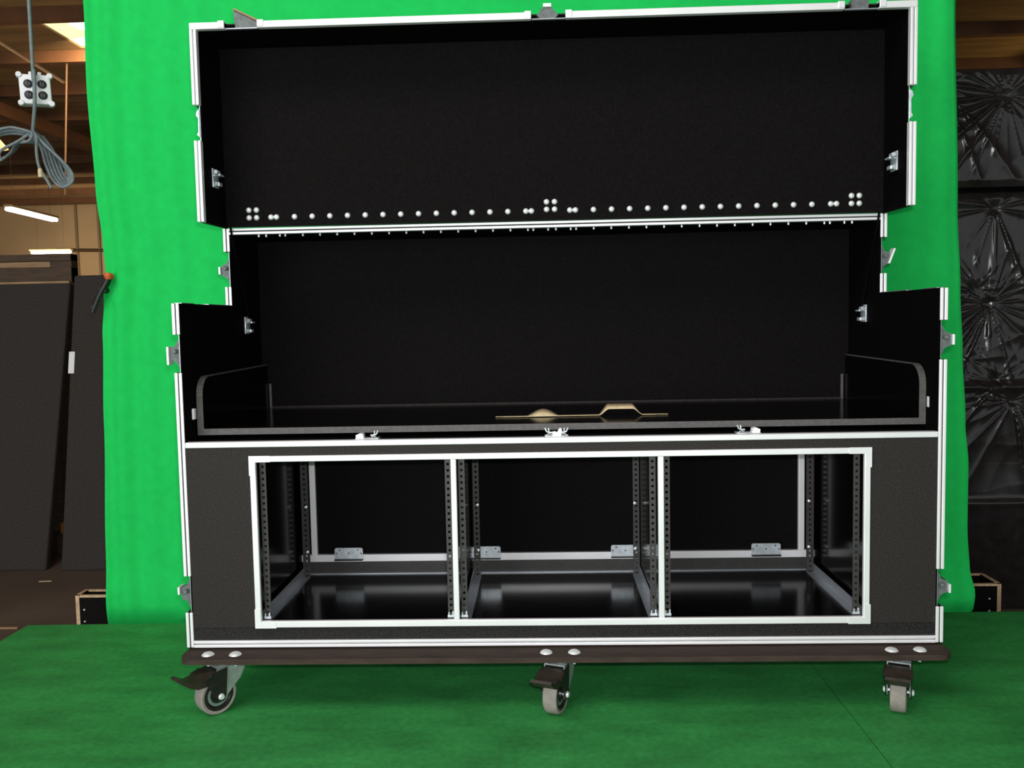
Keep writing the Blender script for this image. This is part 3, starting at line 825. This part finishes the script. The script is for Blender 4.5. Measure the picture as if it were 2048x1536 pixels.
# ---- caster board, bolts and casters
def rr(x0, x1, y0, y1, r, both=True):
    pts = []
    for cx, cy, a0 in ((x1 - r, y1 - .005, 0), (x0 + r, y1 - .005, 90), (x0 + r, y0 + r, 180), (x1 - r, y0 + r, 270)):
        rad = r if cy < y1 - .006 else .005
        ccx = cx if rad == r else (x1 - rad if cx > 0 else x0 + rad)
        for k in range(7):
            a = math.radians(a0 + 15 * k); pts.append((ccx + rad * math.cos(a), cy + rad * math.sin(a)))
    return pts
mb = MB(); mb.prism(rr(-.958, .960, -.074, YB, .034), 'z', -.0185, -.0045); board = P('caster_board', mb, M['board'])
mb = MB(); mb.box(-.93, .93, .004, YB - .02, -.0045, 0); P('spacer_strip', mb, M['black'])
for x in (-.892, -.822, -.034, .036, .819, .888):
    mb = MB(); mb.lathe([(0, .0075), (.005, .0070), (.0105, .005), (.0145, .002), (.0158, 0), (0, 0)], 24, mx=T(x, -.041, -.0045))
    P('bolt_head', mb, M['rivet'], smooth=True, parent=board)

def caster(x, y, tx, ty_):
    t = Vector((tx, ty_, 0)).normalized()
    ax = Vector((-t.y, t.x, 0))           # local x (axle); local -y is the trail direction
    fm = frame((x, y, -.0185), -ax if False else Vector((-t.y, t.x, 0)), -t, Zv)
    # swivel part stays square to the case
    mb = MB()
    mb.box(x - .052, x + .052, y - .042, y + .042, -.0225, -.0187, .0008)
    for dx in (-.035, .035):
        for dy in (-.036, .036):
            mb.lathe([(0, -.012), (.004, -.0115), (.0045, -.006), (.007, -.006), (.007, 0), (0, 0)], 6, mx=T(x + dx, y + dy, -.0225))
    mb.lathe([(0, 0), (.036, 0), (.038, -.004), (.036, -.010), (.030, -.013), (0, -.013)], 28, mx=T(x, y, -.0225))
    plate = P('caster_plate', mb, M['zinc'], smooth=True)
    mb = MB()
    off, wz, R_ = .036, -.0735 - .018, .05
    wz = -.1415 + R_ + .0005      # wheel centre below the board underside (local z, board underside = 0)
    for s in (-1, 1):
        prof = [(.038, -.017), (-.040, -.017), (-.050, -.030), (-off - .010, wz - .002), (-off - .004, wz - .012), (-off + .010, wz - .010), (.000, wz + .016), (.020, -.058), (.032, -.036)]
        mb.prism(prof, 'x', s * .0245, s * .0275, mx=fm)
    mb.box(-.0275, .0275, -.042, .038, -.0195, -.0165, mx=fm)
    P('caster_fork', mb, M['forkzinc'], parent=plate)
    mb = MB()
    for s in (-1, 1):
        prof = [(-.016, -.020), (-.050, -.024), (-.078, -.038), (-.070, -.056), (-off - .016, wz + .002), (-off - .006, wz - .013), (-off + .008, wz - .011), (-off + .014, wz + .002)]
        mb.prism(prof, 'x', s * .0278, s * .0305, mx=fm)
    P('brake_plate', mb, M['black'], parent=plate)
    wm = fm @ T(0, -off, wz) @ Matrix.Rotation(PI / 2, 4, 'Y')
    mb = MB(); mb.lathe([(.040, -.0175), (.046, -.0185), (.049, -.016), (.050, -.010), (.050, .010), (.049, .016), (.046, .0185), (.040, .0175)], 40, mx=wm, close=True)
    P('tyre', mb, M['rubber'], smooth=True, parent=plate)
    mb = MB(); mb.lathe([(0, -.0195), (.012, -.0195), (.014, -.013), (.030, -.012), (.034, -.0175), (.0405, -.0175), (.0405, .0175), (.034, .0175), (.030, .012), (.014, .013), (.012, .0195), (0, .0195)], 40, mx=wm)
    P('wheel_hub', mb, M['black'], smooth=True, parent=plate)
    mb = MB(); mb.lathe([(.0215, -.0135), (.0285, -.0132), (.0285, .0132), (.0215, .0135)], 40, mx=wm, close=True)
    P('hub_ring', M and mb, M['alu_dull'], parent=plate)
    mb = MB(); mb.lathe([(0, -.036), (.006, -.0355), (.0085, -.031), (.0085, -.0275), (.004, -.0275), (.004, .0275), (.0085, .0275), (.0085, .031), (.006, .0355), (0, .036)], 18, mx=wm)
    P('axle_bolt', mb, M['rivet'], smooth=True, parent=plate)
    mb = MB(); mb.lathe([(0, -.030), (.0042, -.0295), (.0042, .0295), (0, .030)], 12, mx=fm @ T(0, -.052, -.044) @ Matrix.Rotation(PI / 2, 4, 'Y'))
    P('pedal_pin', mb, M['rivet'], smooth=True, parent=plate)
    # brake pedal: ribbed black wedge above the wheel with an upturned toe
    mb = MB()
    mb.prism([(-.018, -.022), (-.060, -.024), (-.092, -.034), (-.110, -.036), (-.134, -.022), (-.140, -.027), (-.116, -.046), (-.094, -.056), (-.062, -.056), (-.030, -.040)], 'x', -.0270, .0270, mx=fm)
    mb.prism([(-.062, -.0245), (-.086, -.0325), (-.084, -.038), (-.060, -.030)], 'x', -.0335, .0335, mx=fm)
    P('brake_pedal', mb, M['pedal'], parent=plate)
M['forkzinc'] = mat('grey_zinc_fork', (0.42, 0.47, 0.45), 0.4, 0.5, n_amt=.15, n_scale=50)
M['pedal'] = mat('brown_black_plastic', (.030, .021, .015), .5, n_amt=.3, n_scale=50)
caster(-.857, -.004, -.66, -.75)
caster(.001, -.004, -.36, -.93)
caster(.853, -.004, -.40, -.92)

# ---- kraft paper strip lying in the tray
kz = Z0 + .5605
kb = bmesh.new()
def strip_prof(x):
    """(z of near edge, z of far edge)"""
    a = .0008; b = .0012
    if -.075 < x < .012:
        t = (x + .075) / .087
        b += .017 * math.sin(PI * min(1, max(0, t))) ** 1.3
    if .122 < x < .243:
        t = (x - .122) / .121
        h = min(1, 4.2 * min(t, 1 - t)); h = h * h * (3 - 2 * h)
        a += .017 * h; b += .028 * h
    return a, b
NXs = 120
prev = None
for i in range(NXs + 1):
    x = -.163 + .475 * i / NXs
    a, b = strip_prof(x)
    w = .022 if abs(x - .07) < .21 else .014
    y = .233 + .004 * math.sin(x * 9)
    v = [kb.verts.new((x, y - w / 2, kz + a)), kb.verts.new((x, y, kz + (a + b) / 2)), kb.verts.new((x, y + w / 2 + .012 * (b > .004), kz + b))]
    if prev:
        for q in range(2): kb.faces.new((prev[q], v[q], v[q + 1], prev[q + 1]))
    prev = v
me = bpy.data.meshes.new('kraft_paper_strip'); kb.to_mesh(me); kb.free()
for p in me.polygons: p.use_smooth = True
me.materials.append(M['kraft'])
ko = bpy.data.objects.new('kraft_paper_strip', me); COL.objects.link(ko)
sm = ko.modifiers.new('Solidify', 'SOLIDIFY'); sm.thickness = .0008; sm.offset = 1
tag(ko, 'tan kraft paper strip with a raised arch lying in the black tray', 'paper strip')

# ------------------------------------------------------------------ lights
def area(name, loc, target, sx, sy, power, col=(1, 1, 1)):
    l = bpy.data.lights.new(name, 'AREA'); l.shape = 'RECTANGLE'; l.size = sx; l.size_y = sy; l.energy = power; l.color = col
    o = bpy.data.objects.new(name, l); COL.objects.link(o); o.location = loc
    o.rotation_euler = (Vector(target) - Vector(loc)).to_track_quat('-Z', 'Y').to_euler()
    return o
area('ceiling_fluorescents', (-1.8, -2.6, 4.6), (-.2, .8, 1.0), 3.2, 1.6, 105, (1, .98, .93))
area('camera_flash', (-.01, -2.21, Z0 + .885), (0, .4, Z0 + .72), .05, .03, 27, (1, 1, 1))
area('back_wall_fill', (-12.5, 19.5, 3.0), (-12.5, 25, 3.0), 3, .5, 215, (1, .78, .50))  # added warm fill aimed at the back wall, no fixture of its own
area('back_wall_fill', (10.5, 14.5, 3.2), (10.5, 24.5, 4.4), 3, .5, 330, (1, .62, .30))  # second added warm fill for the right part of the back wall
area('skylight_glow', (-5.6, 9.5, H - .06), (-5.4, 10.6, 4.0), 1.0, .9, 420, (1, .70, .38))
area('ceiling_fill', (-6, 6, 1.2), (-6, 9, 5.3), 6, 4, 130, (1, .75, .45))  # added upward fill that brightens the ceiling at the left
area('ceiling_fill', (8.7, 10.6, 3.5), (8.5, 10.9, 5.3), 1, 1, 45, (1, .66, .24))  # added warm lamp hidden behind the wrapped stacks, lights the ceiling
area('front_fill', (-4.2, -7.5, 1.7), (-.3, 1, .7), 5, 2.6, 290, (.95, .98, 1))  # added frontal fill lamp, low and left behind the camera
w = bpy.data.worlds.new('World'); SC.world = w; w.use_nodes = True
w.node_tree.nodes['Background'].inputs['Color'].default_value = (.92, .97, 1, 1)
w.node_tree.nodes['Background'].inputs['Strength'].default_value = .75

# ------------------------------------------------------------------ camera
cx, cy, cz, yaw, pitch, roll, f = -.0324, -2.2, .8236, .0344, .0705, -.0196, 1765.4
cp_, sp_ = math.cos(pitch), math.sin(pitch)
fw = Vector((-math.sin(yaw) * cp_, math.cos(yaw) * cp_, -sp_))
r0 = Vector((math.cos(yaw), math.sin(yaw), 0)); u0 = r0.cross(fw)
rt = math.cos(roll) * r0 + math.sin(roll) * u0
up = -math.sin(roll) * r0 + math.cos(roll) * u0
cam = bpy.data.cameras.new('Camera'); cam.sensor_width = 36; cam.lens = f * 36 / 2048; cam.clip_start = .05; cam.clip_end = 200
co = bpy.data.objects.new('Camera', cam); COL.objects.link(co)
co.matrix_world = frame((cx, cy, cz + Z0), rt, up, -fw)
SC.camera = co
SC.view_settings.view_transform = 'Standard'
SC.view_settings.look = 'None'
SC.view_settings.gamma = 1
SC.view_settings.use_curve_mapping = False
SC.view_settings.exposure = -0.12
